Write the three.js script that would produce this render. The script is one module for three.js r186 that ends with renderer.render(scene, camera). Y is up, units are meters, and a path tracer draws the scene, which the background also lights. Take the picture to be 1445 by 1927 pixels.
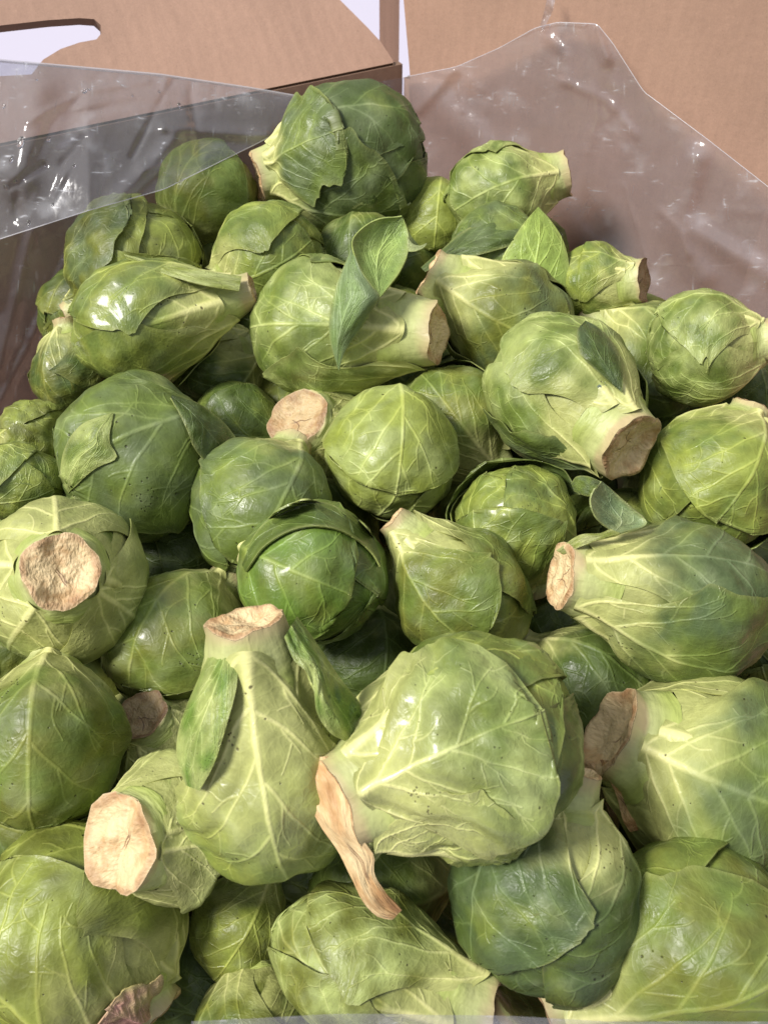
import * as THREE from 'three';
import { ImprovedNoise } from 'three/addons/math/ImprovedNoise.js';
import { mergeGeometries } from 'three/addons/utils/BufferGeometryUtils.js';

// ---------------------------------------------------------------- camera, sky, sun, exposure
const scene = new THREE.Scene();
const W = 1445, H = 1927, FOV = 55, F = H / 2 / Math.tan(FOV * Math.PI / 360);
const camera = new THREE.PerspectiveCamera(FOV, W / H, 0.01, 30);
camera.position.set(0, 0.42, 0);
camera.rotation.set(-Math.PI / 4, 0, 0);
camera.focus = 0.3; camera.userData.fStop = 34;
camera.updateMatrixWorld(true);
scene.add(camera);
const renderer = new THREE.WebGLRenderer({ antialias: true });
renderer.setSize(767, 1024);
renderer.toneMapping = THREE.LinearToneMapping;
renderer.toneMappingExposure = 1.43;
renderer.shadowMap.enabled = true;
{
  const w = 128, h = 64, d = new Float32Array(w * h * 4);       // soft, slightly cool overcast sky
  for (let y = 0; y < h; y++) for (let x = 0; x < w; x++) {
    const el = ((y + 0.5) / h - 0.5) * Math.PI, s = Math.max(0, Math.sin(el)), k = 0.64 * (0.08 + 0.92 * s), i = (y * w + x) * 4;
    d[i] = 0.80 * k; d[i + 1] = 0.84 * k; d[i + 2] = 0.93 * k; d[i + 3] = 1;
  }
  const t = new THREE.DataTexture(d, w, h, THREE.RGBAFormat, THREE.FloatType);
  t.mapping = THREE.EquirectangularReflectionMapping; t.magFilter = THREE.LinearFilter; t.needsUpdate = true;
  scene.background = t; scene.environment = t;
}
const sun = new THREE.DirectionalLight(0xfffbf6, 3.5);
sun.position.set(-0.82, 1.2, 0.12); sun.target.position.set(0, 0.2, -0.25);
sun.castShadow = true; sun.shadow.radius = 30; sun.shadow.mapSize.set(2048, 2048);
Object.assign(sun.shadow.camera, { left: -0.6, right: 0.6, top: 0.6, bottom: -0.6, near: 0.1, far: 4 });
scene.add(sun, sun.target);

// ---------------------------------------------------------------- helpers
const V3 = (x, y, z) => new THREE.Vector3(x, y, z);
const rng = (s) => () => { s = (s + 0x6d2b79f5) | 0; let t = Math.imul(s ^ (s >>> 15), 1 | s); t = (t + Math.imul(t ^ (t >>> 7), 61 | t)) ^ t; return ((t ^ (t >>> 14)) >>> 0) / 4294967296; };
const perlin = new ImprovedNoise(), N3 = (x, y, z) => perlin.noise(x, y, z);
const fbm = (x, y, z) => N3(x, y, z) + 0.5 * N3(2.1 * x, 2.1 * y, 2.1 * z + 7.3) + 0.25 * N3(4.3 * x, 4.3 * y, 4.3 * z + 3.1);
const cl = (x, a = 0, b = 1) => Math.min(b, Math.max(a, x)), sst = (a, b, x) => { const t = cl((x - a) / (b - a)); return t * t * (3 - 2 * t); };
const lerp = (a, b, t) => a + (b - a) * t, D2R = Math.PI / 180;
const names = {};
const numbered = (n) => { names[n] = (names[n] ?? -1) + 1; return names[n] ? n + '_' + String(names[n]).padStart(3, '0') : n; };
const cam2world = camera.matrixWorld;
const at = (px, py, d) => V3((px - W / 2) / F * d, (H / 2 - py) / F * d, -d).applyMatrix4(cam2world);   // the point seen at that place of the view, d metres in front of the lens plane
const camDir = (x, y, z) => V3(x, y, z).transformDirection(cam2world);
function add(o, label, category, group, kind) {
  if (!o.name) throw new Error('unnamed');
  if (label) o.userData.label = label;
  if (category) o.userData.category = category;
  if (group) o.userData.group = group;
  if (kind) o.userData.kind = kind;
  scene.add(o); return o;
}
function mesh(name, geo, mat, parent) {
  const m = new THREE.Mesh(geo, mat); m.name = name; m.castShadow = m.receiveShadow = true;
  if (parent) parent.add(m); return m;
}
function dataTex(n, fn, srgb = true, m = n) {          // fn(u, v) -> [r, g, b] linear
  const d = new Uint8Array(n * m * 4), enc = (c) => srgb ? (c <= 0.0031308 ? 12.92 * c : 1.055 * c ** (1 / 2.4) - 0.055) : c;
  for (let y = 0; y < m; y++) for (let x = 0; x < n; x++) {
    const c = fn((x + 0.5) / n, (y + 0.5) / m, x, y), i = (y * n + x) * 4;
    for (let k = 0; k < 3; k++) d[i + k] = Math.round(255 * enc(cl(c[k])));
    d[i + 3] = 255;
  }
  const t = new THREE.DataTexture(d, n, m, THREE.RGBAFormat); t.wrapS = t.wrapT = THREE.RepeatWrapping; t.magFilter = THREE.LinearFilter;
  t.minFilter = THREE.LinearMipmapLinearFilter; t.generateMipmaps = true; if (srgb) t.colorSpace = THREE.SRGBColorSpace; t.needsUpdate = true; return t;
}

// ---------------------------------------------------------------- cardboard, table
const cardMap = dataTex(512, (u, v, x, y) => {
  const r = Math.sin(x * 12.9898 + y * 78.233) * 43758.5453, g = r - Math.floor(r);
  const fib = fbm(u * 90, v * 22, 3.3) * 0.05 + fbm(u * 7, v * 7, 1.2) * 0.05, fl = 0.006 * Math.sin(u * Math.PI * 2 * 24);
  const sp = fbm(u * 130, v * 130, 9.1) > 0.75 ? -0.14 : fbm(u * 110, v * 110, 4.7) > 0.8 ? 0.12 : 0;
  const k = (1 + fib + fl + sp + (g - 0.5) * 0.12) * (1 + 0.10 * fbm(u * 2, v * 2, 5.5));
  return [0.425 * k, 0.262 * k, 0.188 * k];
});
const cardBump = dataTex(512, (u, v) => { const k = 0.5 + 0.10 * Math.sin(u * Math.PI * 2 * 24) + 0.15 * fbm(u * 60, v * 60, 2.2); return [k, k, k]; }, false);
const card = new THREE.MeshStandardMaterial({ map: cardMap, bumpMap: cardBump, bumpScale: 0.00025, roughness: 0.82 });
const cardEdge = new THREE.MeshStandardMaterial({ color: new THREE.Color().setRGB(0.20, 0.12, 0.08), roughness: 0.9 });
const KP = at(757, 150, 0.462);                          // the far corner of the box
const WALLS = [
  { dir: V3(-Math.cos(28 * D2R), 0, Math.sin(28 * D2R)) },
  { dir: V3(Math.cos(38 * D2R), 0, Math.sin(38 * D2R)) },
];
for (const w of WALLS) { w.n = V3(0, 1, 0).cross(w.dir); if (w.n.z < 0) w.n.negate(); }
function onWall(px, py, w) {                             // where the ray through that place of the view meets the wall
  const o = camera.position, d = at(px, py, 1).sub(o), t = KP.clone().sub(o).dot(w.n) / d.dot(w.n);
  return o.clone().addScaledVector(d, t);
}
const wallDepth = (px, py, w) => { const o = camera.position, d = at(px, py, 1).sub(o); return KP.clone().sub(o).dot(w.n) / d.dot(w.n); };
function panel(w, pts, holes, parent, thick = 0.004, name = 'side_panel') {   // pts: [s, y] along the wall and up
  const sh = new THREE.Shape(pts.map(([a, b]) => new THREE.Vector2(a, b)));
  for (const h of holes) sh.holes.push(h);
  const g = new THREE.ExtrudeGeometry(sh, { depth: thick, bevelEnabled: false, curveSegments: 12 });
  const uv = g.attributes.uv; for (let i = 0; i < uv.count; i++) uv.setXY(i, uv.getX(i) / 0.18, uv.getY(i) / 0.18);
  const back = w.n.clone().negate();
  const m = new THREE.Matrix4().makeBasis(w.dir, w.up ?? V3(0, 1, 0), back).setPosition(w.o ?? V3(KP.x, 0, KP.z));
  if (m.determinant() < 0) { const ix = g.index; if (ix) { for (let i = 0; i < ix.count; i += 3) { const t = ix.getX(i); ix.setX(i, ix.getX(i + 1)); ix.setX(i + 1, t); } } else for (const k of ['position', 'uv', 'normal']) { const a = g.attributes[k], n = a.itemSize; for (let i = 0; i < a.count; i += 3) for (let c = 0; c < n; c++) { const p = i * n + c, q = p + n, t = a.array[p]; a.array[p] = a.array[q]; a.array[q] = t; } } }
  g.applyMatrix4(m); g.computeVertexNormals();
  return mesh(name, g, [card, cardEdge], parent);
}
const wc = (px, py, w) => { const p = onWall(px, py, w); return [p.clone().sub(KP).dot(w.dir), p.y]; };   // [along, up]
{
  const box = new THREE.Group(); box.name = numbered('cardboard_box');
  const [A, B] = WALLS;
  // far wall up to its crease, and the flap above it that leans outwards, with the hand hole
  const ch = onWall(300, 215, A).y;
  panel(A, [[0, 0.004], [0, ch], [0.36, ch], [0.36, 0.004]], [], box);
  const lean = 48 * D2R, fl = { dir: A.dir, n: A.n.clone().multiplyScalar(Math.cos(lean)).add(V3(0, Math.sin(lean), 0)), up: V3(0, Math.cos(lean), 0).addScaledVector(A.n, -Math.sin(lean)), o: V3(KP.x, ch + 0.0005, KP.z) };
  const fp = (px, py) => { const o = camera.position, d = at(px, py, 1).sub(o), t = fl.o.clone().sub(o).dot(fl.n) / d.dot(fl.n), p = o.clone().addScaledVector(d, t).sub(fl.o); return [p.dot(fl.dir), p.dot(fl.up)]; };
  const e = [fp(752, 152), fp(738, 112), fp(716, 78), fp(690, 50), fp(640, 0), fp(600, -42)].map(([x, y], i) => [x, i ? y : 0]), top = e[5][1], far = fp(-260, -42);
  const hole = new THREE.Path(), hp = [[-120, 64], [-60, 55], [0, 48], [90, 38], [150, 34], [178, 36], [190, 47], [192, 62], [182, 74], [150, 80], [115, 92], [82, 112], [60, 140], [-120, 150]].map(([x, y]) => new THREE.Vector2(...fp(x, y)));
  hole.setFromPoints(hp); hole.closePath();
  panel(fl, [[e[0][0], 0.001], ...e, [far[0], far[1]], [far[0], 0.001]], [hole], box, 0.005, 'flap');
  const q = [wc(772, 150, B), wc(768, 100, B), wc(755, -50, B)];
  panel(B, [[0.001, 0.004], [0.001, q[0][1]], ...q, wc(1100, -60, B), wc(1480, -70, B), [0.40, wc(1480, -70, B)[1]], [0.40, 0.004]], [], box);
  // the near walls and the bottom, below and outside the view
  const c0 = KP.clone().addScaledVector(A.dir, 0.36), c1 = KP.clone().addScaledVector(B.dir, 0.40);
  const near = (p, q2, hgt) => { const l = p.distanceTo(q2), g = new THREE.BoxGeometry(l, hgt, 0.004); const m = mesh('side_panel', g, card, box); m.position.set((p.x + q2.x) / 2, hgt / 2 + 0.004, (p.z + q2.z) / 2); m.rotation.y = -Math.atan2(q2.z - p.z, q2.x - p.x); };
  const d0 = V3(c0.x + 0.03, 0, -0.05), d1 = V3(c1.x - 0.03, 0, -0.05);
  near(V3(c0.x, 0, c0.z), d0, 0.22); near(V3(c1.x, 0, c1.z), d1, 0.22); near(d0, d1, 0.14);
  const bs = new THREE.Shape([KP, c1, d1, d0, c0].map((p) => new THREE.Vector2(p.x, -p.z)));
  const bg = new THREE.ExtrudeGeometry(bs, { depth: 0.004, bevelEnabled: false }); bg.rotateX(-Math.PI / 2);
  mesh('bottom_panel', bg, card, box);
  add(box, 'open brown cardboard box with a hand hole, holding the sprouts', 'cardboard box');
  // the next box, seen through the gap at the corner
  const b2 = new THREE.Group(); b2.name = numbered('cardboard_box');
  const p0 = at(714, 60, 0.60), p1 = at(751, 60, 0.60), bw = p1.x - p0.x;
  const bx = (n, sx, sy, sz, x, y, z) => { const g = new THREE.BoxGeometry(sx, sy, sz); const m = mesh(n, g, card, b2); m.position.set(x, y, z); };
  const hy = 0.34, len = 0.3;
  b2.position.set(p0.x, 0, p0.z);
  bx('side_panel', bw, hy, 0.004, bw / 2, hy / 2, 0); bx('side_panel', bw, hy, 0.004, bw / 2, hy / 2, -len);
  bx('side_panel', 0.004, hy, len - 0.004, 0.002, hy / 2, -len / 2); bx('side_panel', 0.004, hy, len - 0.004, bw - 0.002, hy / 2, -len / 2);
  bx('bottom_panel', bw - 0.008, 0.004, len - 0.004, bw / 2, 0.003, -len / 2);
  add(b2, 'narrow brown cardboard box edge seen through the corner gap behind', 'cardboard box');
  const tm = new THREE.MeshStandardMaterial({ color: new THREE.Color().setRGB(0.52, 0.49, 0.58), roughness: 0.7, bumpMap: cardBump, bumpScale: 0.0004 });
  const tb = new THREE.BoxGeometry(3, 0.03, 3); const t = mesh('tabletop', tb, tm); t.position.set(0, -0.019, -0.6);
  add(t, null, null, null, 'structure');
}

// ---------------------------------------------------------------- leaf textures: vein layouts
const NT = 512, LEAFTEX = [];
function leafTexture(seed) {
  const r = rng(seed), segs = [];
  const line = (pts, w0, w1, lev) => { for (let i = 0; i + 1 < pts.length; i++) { const t0 = i / (pts.length - 1), t1 = (i + 1) / (pts.length - 1); segs.push([...pts[i], ...pts[i + 1], lerp(w0, w1, t0), lerp(w0, w1, t1), lev]); } };
  const grow = (x, y, ang, len, bend, w0, w1, lev) => {
    const pts = [[x, y]], n = Math.max(4, Math.round(len / 0.025)); let a = ang; const ph = r() * 9;
    for (let i = 0; i < n; i++) { a += bend / n + 0.10 * Math.sin(ph + i * 0.9) * (lev > 1 ? 1.6 : 0.7); x += Math.cos(a) * len / n; y += Math.sin(a) * len / n; pts.push([x, y]); }
    line(pts, w0, w1, lev); return pts;
  };
  const sway = (r() - 0.5) * 0.06, ph = r() * 6, mid = [];
  for (let i = 0; i <= 30; i++) { const b = i / 30; mid.push([0.5 + sway * Math.sin(b * 3 + ph) * b * 1.5, b * 0.98]); }
  line(mid, 0.016, 0.003, 0); const fan = 0.72 + 0.5 * r();
  for (const side of [-1, 1]) {
    let y = 0.01 + r() * 0.03;
    for (let k = 0; k < 6; k++) {
      const mi = mid[Math.min(30, Math.round(y * 30))], spread = lerp(40, 44, y) * D2R * fan * (0.85 + 0.3 * r());
      const ang = Math.PI / 2 - side * spread, len = (0.62 - 0.42 * y) * (0.9 + 0.25 * r());
      const pts = grow(mi[0], y, ang, len, side * (0.5 * r() - 0.1), lerp(0.0070, 0.0045, y), 0.0015, 1);
      const nb = 2 + Math.floor(r() * 3);
      for (let q = 0; q < nb; q++) {
        const i = Math.min(pts.length - 2, 2 + Math.floor(pts.length * (q + 0.3 + 0.5 * r()) / nb)), p = pts[i], p2 = pts[i + 1], a0 = Math.atan2(p2[1] - p[1], p2[0] - p[0]);
        const s2 = q % 2 ? 1 : -1, tp = grow(p[0], p[1], a0 + s2 * (0.6 + 0.4 * r()), 0.09 + 0.11 * r(), -s2 * 0.5, 0.0042, 0.001, 2);
        if (r() < 0.6) { const j = Math.floor(tp.length * 0.5); grow(tp[j][0], tp[j][1], a0 + s2 * (1.3 + 0.4 * r()), 0.05 + 0.05 * r(), 0.3, 0.0026, 0.0008, 2); }
      }
      y += 0.12 + 0.09 * r() + y * 0.08;
      if (y > 0.86) break;
    }
  }
  const V = new Float32Array(NT * NT), G = new Float32Array(NT * NT).fill(1), R = new Float32Array(NT * NT);
  for (const [x0, y0, x1, y1, w0, w1, lev] of segs) {
    const m = 0.11, ix0 = Math.max(0, Math.floor((Math.min(x0, x1) - m) * NT)), ix1 = Math.min(NT - 1, Math.ceil((Math.max(x0, x1) + m) * NT));
    const iy0 = Math.max(0, Math.floor((Math.min(y0, y1) - m) * NT)), iy1 = Math.min(NT - 1, Math.ceil((Math.max(y0, y1) + m) * NT));
    const dx = x1 - x0, dy = y1 - y0, ll = dx * dx + dy * dy || 1e-9;
    for (let iy = iy0; iy <= iy1; iy++) for (let ix = ix0; ix <= ix1; ix++) {
      const px = (ix + 0.5) / NT - x0, py = (iy + 0.5) / NT - y0, t = cl((px * dx + py * dy) / ll), d = Math.hypot(px - t * dx, py - t * dy), w = lerp(w0, w1, t), i = iy * NT + ix;
      const v = (1 - sst(w * 0.25, w * 1.15 + 0.0040, d)) * (lev === 2 ? 0.52 : lev === 1 ? 0.85 - 0.3 * (1 - w / 0.009) : 1); if (v > V[i]) V[i] = v;
      if (lev < 2) { if (d < G[i]) G[i] = d; const rd = Math.exp(-((d / (w * 1.3 + 0.004)) ** 2)) * (0.25 + w * 40); if (rd > R[i]) R[i] = rd; }
    }
  }
  // fine net: cells of jittered points
  const net = new Float32Array(NT * NT);
  for (const [cells, amp] of [[17, 0.7], [34, 0.5]]) {
    const pt = []; for (let i = 0; i < cells * cells; i++) pt.push([r(), r()]);
    for (let iy = 0; iy < NT; iy++) for (let ix = 0; ix < NT; ix++) {
      const u = ix / NT * cells + 0.5 * N3(ix / 60, iy / 60, seed), v = iy / NT * cells + 0.5 * N3(ix / 60, iy / 60, seed + 9.5), cx = Math.floor(u), cy = Math.floor(v); let f1 = 9, f2 = 9;
      for (let a = -1; a <= 1; a++) for (let b = -1; b <= 1; b++) {
        const p = pt[((cy + b + cells) % cells) * cells + ((cx + a + cells) % cells)], d = Math.hypot(cx + a + p[0] - u, cy + b + p[1] - v);
        if (d < f1) { f2 = f1; f1 = d; } else if (d < f2) f2 = d;
      }
      net[iy * NT + ix] = Math.max(net[iy * NT + ix], amp * (1 - sst(0.02, 0.16, f2 - f1)));
    }
  }
  const specks = []; for (let i = 0; i < 18; i++) specks.push([0.15 + 0.7 * r(), 0.1 + 0.8 * r(), 0.0018 + 0.004 * r() ** 3]);
  for (let c = 0; c < seed % 2; c++) { const x = 0.2 + 0.6 * r(), y = 0.2 + 0.6 * r(); for (let i = 0; i < 18; i++) specks.push([x + 0.12 * (r() - 0.5), y + 0.12 * (r() - 0.5), 0.0016 + 0.0022 * r()]); }
  const SP = new Float32Array(NT * NT);
  for (const [x, y, s] of specks) for (let iy = Math.floor((y - 0.02) * NT); iy < (y + 0.02) * NT; iy++) for (let ix = Math.floor((x - 0.02) * NT); ix < (x + 0.02) * NT; ix++) {
    const d = Math.hypot((ix + 0.5) / NT - x, (iy + 0.5) / NT - y) * (1 + 0.3 * N3(ix / 3, iy / 3, 4)); SP[iy * NT + ix] = Math.max(SP[iy * NT + ix], 1 - sst(s * 0.5, s + 0.002, d));
  }
  const map = dataTex(NT, (u, v, x, y) => {
    const i = y * NT + x, n1 = fbm(u * 5, v * 5, seed * 1.7), n2 = fbm(u * 26, v * 26, seed * 2.3);
    const glow = Math.exp(-((G[i] / 0.02) ** 2)), bl = sst(0.35, 0.9, n1 + 0.4 * n2);
    let k = 0.36 * (1 + 0.24 * n1 + 0.13 * n2) * (1 + 0.11 * net[i]) * (1 + 0.22 * glow), c = [k * 1.0, k * 1.0, k * 1.0];
    c = c.map((q, j) => lerp(q, [0.44, 0.44, 0.58][j], 0.30 * bl));                  // waxy bloom
    const vv = V[i] * (0.82 + 0.2 * n2);
    c = c.map((q, j) => lerp(q, [0.84, 0.77, 1.0][j], vv * 0.74));
    return c.map((q, j) => lerp(q, [0.07, 0.05, 0.05][j], SP[i] * 0.85));
  });
  const bump = dataTex(NT, (u, v, x, y) => { const i = y * NT + x, k = 0.35 + 0.24 * V[i] + 0.06 * net[i] + 0.11 * fbm(u * 13, v * 13, seed + 2) + 0.05 * fbm(u * 44, v * 44, seed) + 0.06 * sst(0, 0.05, G[i]) - 0.2 * SP[i]; return [k, k, k]; }, false);
  const rough = dataTex(256, (u, v) => { const k = 0.46 + 0.20 * fbm(u * 9, v * 9, seed + 3) + 0.10 * fbm(u * 40, v * 40, seed); return [k, cl(k, 0.12, 0.8), k]; }, false);
  const base = { map, bumpMap: bump, bumpScale: 0.0009, roughnessMap: rough, vertexColors: true, side: THREE.DoubleSide };
  return {
    R, G,
    dry: new THREE.MeshPhysicalMaterial({ ...base, roughness: 1.0, ior: 1.42 }),
    wet: new THREE.MeshPhysicalMaterial({ ...base, roughness: 0.95, ior: 1.45, clearcoat: 0.28, clearcoatRoughness: 0.16 }),
    thin: new THREE.MeshPhysicalMaterial({ ...base, roughness: 1.0, ior: 1.45 }),
  };
}
for (let i = 0; i < 7; i++) LEAFTEX.push(leafTexture(101 + i * 17));
const sampleT = (A, u, v) => { const x = cl(u * NT - 0.5, 0, NT - 1.001), y = cl(v * NT - 0.5, 0, NT - 1.001), i = Math.floor(x), j = Math.floor(y), fx = x - i, fy = y - j, o = j * NT + i; return lerp(lerp(A[o], A[o + 1], fx), lerp(A[o + NT], A[o + NT + 1], fx), fy); };

const cutTex = [1, 2, 3].map((s) => dataTex(256, (u, v) => {
  const x = u * 2 - 1, y = v * 2 - 1, wx = x + 0.25 * N3(u * 4, v * 4, s), wy = y + 0.25 * N3(u * 4 + 7, v * 4, s), rr = Math.hypot(wx, wy), n = fbm(u * 3.2, v * 3.2, s * 3.1), n2 = fbm(u * 20, v * 20, s), ang = Math.atan2(y, x), st = fbm(Math.cos(ang) * 9, Math.sin(ang) * 9, rr * 2 + s);
  const ring = sst(0.74, 0.94, rr), pith = Math.exp(-(((rr - 0.45) / 0.07) ** 2)), brown = sst(0.0, 0.55, n + 0.2 * n2), mix = (c, d, k) => c.map((q, j) => lerp(q, d[j], k));
  let c = [0.68, 0.51, 0.275];
  c = mix(c, [0.46, 0.265, 0.11], brown * 0.68); c = mix(c, [0.74, 0.59, 0.34], pith * 0.45); c = mix(c, [0.33, 0.17, 0.075], ring * (0.62 + 0.3 * n)); c = mix(c, [0.70, 0.56, 0.33], sst(0.93, 1.0, Math.hypot(x, y)) * 0.6);
  for (const [k, q, o] of [[0.25 * s, 0.7, 0.05], [-0.5, 1.9 + s, -0.15]]) { const d = Math.abs(wx * Math.cos(q) + wy * Math.sin(q) - o - 0.06 * N3(u * 9, v * 9, s + q)), e = wx * -Math.sin(q) + wy * Math.cos(q) - k * 0.3; c = mix(c, [0.14, 0.06, 0.03], (1 - sst(0.010, 0.030, d)) * (1 - sst(0.25, 0.45, Math.abs(e))) * 0.8); }
  c = mix(c, [0.20, 0.10, 0.05], sst(0.55, 0.85, n2 * 0.7 + 0.5 * N3(u * 5, v * 5, s + 30)) * 0.7);
  return c.map((q) => q * (1 + 0.14 * st + 0.06 * n2));
}));
const cutBump = dataTex(256, (u, v) => { const k = 0.5 + 0.3 * fbm(u * 6, v * 6, 2) + 0.12 * fbm(u * 30, v * 16, 7); return [k, k, k]; }, false);
const cutMats = cutTex.map((t) => new THREE.MeshPhysicalMaterial({ map: t, bumpMap: cutBump, bumpScale: 0.0012, roughness: 0.6, vertexColors: true, side: THREE.DoubleSide }));
const fibMap = dataTex(256, (u, v) => { const k = 0.88 + 0.05 * fbm(u * 24, v * 5, 1) + 0.08 * fbm(u * 9, v * 9, 4); return [k, k, k]; }, false);
fibMap.colorSpace = THREE.NoColorSpace;
const stemMat = new THREE.MeshPhysicalMaterial({ map: fibMap, bumpMap: fibMap, bumpScale: 0.0009, roughness: 0.5, vertexColors: true, side: THREE.DoubleSide });

// ---------------------------------------------------------------- the sprout
const TONE = {        // blade colours, as they are in plain light
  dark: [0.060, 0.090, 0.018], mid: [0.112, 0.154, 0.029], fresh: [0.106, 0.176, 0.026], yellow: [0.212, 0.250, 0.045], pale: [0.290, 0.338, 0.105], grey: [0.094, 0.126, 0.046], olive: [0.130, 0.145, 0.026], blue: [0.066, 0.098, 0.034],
};
const BLOOM = [0.27, 0.315, 0.165], PALE = [0.55, 0.57, 0.195], MB = 0.36;
function gridGeometry(nu, nv, P, UV, C, rim = 0) {    // P: (nu+1)*(nv+1) points; rim: thickness of the turned-in edge
  const pos = [], uv = [], col = [], idx = [], row = nu + 1;
  for (let k = 0; k < P.length; k++) { pos.push(P[k].x, P[k].y, P[k].z); uv.push(UV[k][0], UV[k][1]); col.push(C[k][0], C[k][1], C[k][2]); }
  for (let j = 0; j < nv; j++) for (let i = 0; i < nu; i++) { const a = j * row + i, b = a + 1, c = a + row, d = c + 1; idx.push(a, b, d, a, d, c); }
  const g = new THREE.BufferGeometry();
  g.setAttribute('position', new THREE.Float32BufferAttribute(pos, 3)); g.setIndex(idx); g.computeVertexNormals();
  if (rim) {                                            // edge with thickness, then a strip under it
    const nrm = g.attributes.normal, loop = [];
    for (let j = 0; j <= nv; j++) loop.push([j * row, j * row + 1]);
    for (let i = 1; i <= nu; i++) loop.push([nv * row + i, (nv - 1) * row + i]);
    for (let j = nv - 1; j >= 0; j--) loop.push([j * row + nu, j * row + nu - 1]);
    const start = pos.length / 3, put = (q, k) => { pos.push(q.x, q.y, q.z); uv.push(UV[k][0], UV[k][1]); const e = 1.18; col.push(C[k][0] * e, C[k][1] * e, C[k][2] * e); };
    const N = (k) => V3(nrm.getX(k), nrm.getY(k), nrm.getZ(k));
    for (const [k, m] of loop) { const n = N(k); put(P[k], k); put(P[k].clone().addScaledVector(n, -rim), k); put(P[m].clone().addScaledVector(N(m), -rim * 1.1).lerp(P[k].clone().addScaledVector(n, -rim), 0.4), m); }
    for (let q = 0; q + 1 < loop.length; q++) { const a = start + q * 3, b = a + 3; idx.push(a, a + 1, b + 1, a, b + 1, b, a + 1, a + 2, b + 2, a + 1, b + 2, b + 1); }
    g.setAttribute('position', new THREE.Float32BufferAttribute(pos, 3)); g.setIndex(idx); g.deleteAttribute('normal'); g.computeVertexNormals();
  }
  g.setAttribute('uv', new THREE.Float32BufferAttribute(uv, 2)); g.setAttribute('color', new THREE.Float32BufferAttribute(col, 3));
  return g;
}
function gridNormals(nu, nv, P) {
  const row = nu + 1, out = [];
  for (let j = 0; j <= nv; j++) for (let i = 0; i <= nu; i++) {
    const a = P[j * row + Math.max(0, i - 1)], b = P[j * row + Math.min(nu, i + 1)], c = P[Math.max(0, j - 1) * row + i], d = P[Math.min(nv, j + 1) * row + i];
    const n = b.clone().sub(a).cross(d.clone().sub(c)); out.push(n.lengthSq() > 1e-16 ? n.normalize() : P[j * row + i].clone().normalize());
  }
  return out;
}
// shape of a sprout in units of its head radius: y = -Ls at the cut, 0 at the widest, a at the tip
function bodyShape(o) {
  const { Ls, rs, a, pear, seed } = o, prof = [], n = 160, al = lerp(1.02, 1.55, pear), ex = 0.5 + 0.35 * pear;
  for (let i = 0; i <= n; i++) {
    const t = i / n, y = t < 0.5 ? lerp(-Ls, 0, t * 2) : a * Math.sin((t - 0.5) * Math.PI);
    let r = y >= 0 ? Math.sqrt(Math.max(0, 1 - (y / a) ** 2)) : Math.pow(Math.max(0, 1 - (y / al) ** 2), ex);
    if (y < 0) { const k = (y + Ls) / Ls, nk = rs * (1 - 0.07 * Math.sin(Math.PI * cl(k / 0.3)) + 0.75 * k * k), h = 0.3; const m = Math.max(r, nk), e = Math.max(h - Math.abs(r - nk), 0) / h; r = m + e * e * h * 0.25; r = lerp(r, rs + (1 - rs) * Math.sin(Math.PI / 2 * Math.pow(k, 1.45)), cl(0.25 + pear)); if (i === n / 2) r = 1; }
    prof.push([y, r]);
  }
  // the smooth join may leave the widest ring a little over 1
  const psi = prof.map(([y, r]) => Math.atan2(r, -y)), rad = prof.map(([y, r]) => Math.hypot(y, r));
  for (let i = 1; i <= n; i++) if (psi[i] <= psi[i - 1]) psi[i] = psi[i - 1] + 1e-4;
  const R0 = (p) => { if (p <= psi[0]) return Ls / Math.max(0.2, Math.cos(p)); let lo = 0, hi = n; while (hi - lo > 1) { const m = (lo + hi) >> 1; if (psi[m] <= p) lo = m; else hi = m; } return lerp(rad[lo], rad[hi], cl((p - psi[lo]) / (psi[hi] - psi[lo]))); };
  const arc = [0]; for (let i = 1; i <= n; i++) arc.push(arc[i - 1] + Math.hypot(prof[i][0] - prof[i - 1][0], prof[i][1] - prof[i - 1][1]));
  const find = (A, x, B) => { if (x <= A[0]) return B[0]; let lo = 0, hi = n; while (hi - lo > 1) { const m = (lo + hi) >> 1; if (A[m] <= x) lo = m; else hi = m; } return lerp(B[lo], B[hi], cl((x - A[lo]) / (A[hi] - A[lo]))); };
  const psiAt = (s) => s <= arc[n] ? find(arc, s, psi) : 2 * Math.PI - find(arc, 2 * arc[n] - s, psi), arcAt = (p) => p <= Math.PI ? find(psi, p, arc) : 2 * arc[n] - find(psi, 2 * Math.PI - p, arc);   // along the outline, past the tip too
  const q = seed * 0.731, lump = o.lump ?? 0.10;
  const R = (d) => { const p = Math.acos(cl(-d.y, -1, 1)), k = sst(0.35, 1.0, p); return R0(p) * (1 + lump * k * (N3(d.x * 1.3 + q, d.y * 1.3, d.z * 1.3) + 0.45 * N3(d.x * 3.1, d.y * 3.1 + q, d.z * 3.1)) + 0.05 * (1 - k) * N3(d.x * 5 + q, d.y * 2, d.z * 5)); };
  const bx = (o.bend?.[0] ?? 0), bz = (o.bend?.[1] ?? 0), sx = o.sq?.[0] ?? 1, sz = o.sq?.[1] ?? 1;
  const deform = (p) => { const y = Math.min(0, p.y + 0.4); p.x = p.x * sx + bx * y * y; p.z = p.z * sz + bz * y * y; return p; };
  return { prof, psi, R, R0, deform, psiAt, arcAt };
}
const dirOf = (p, az) => V3(Math.sin(p) * Math.sin(az), -Math.cos(p), Math.sin(p) * Math.cos(az));
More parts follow.
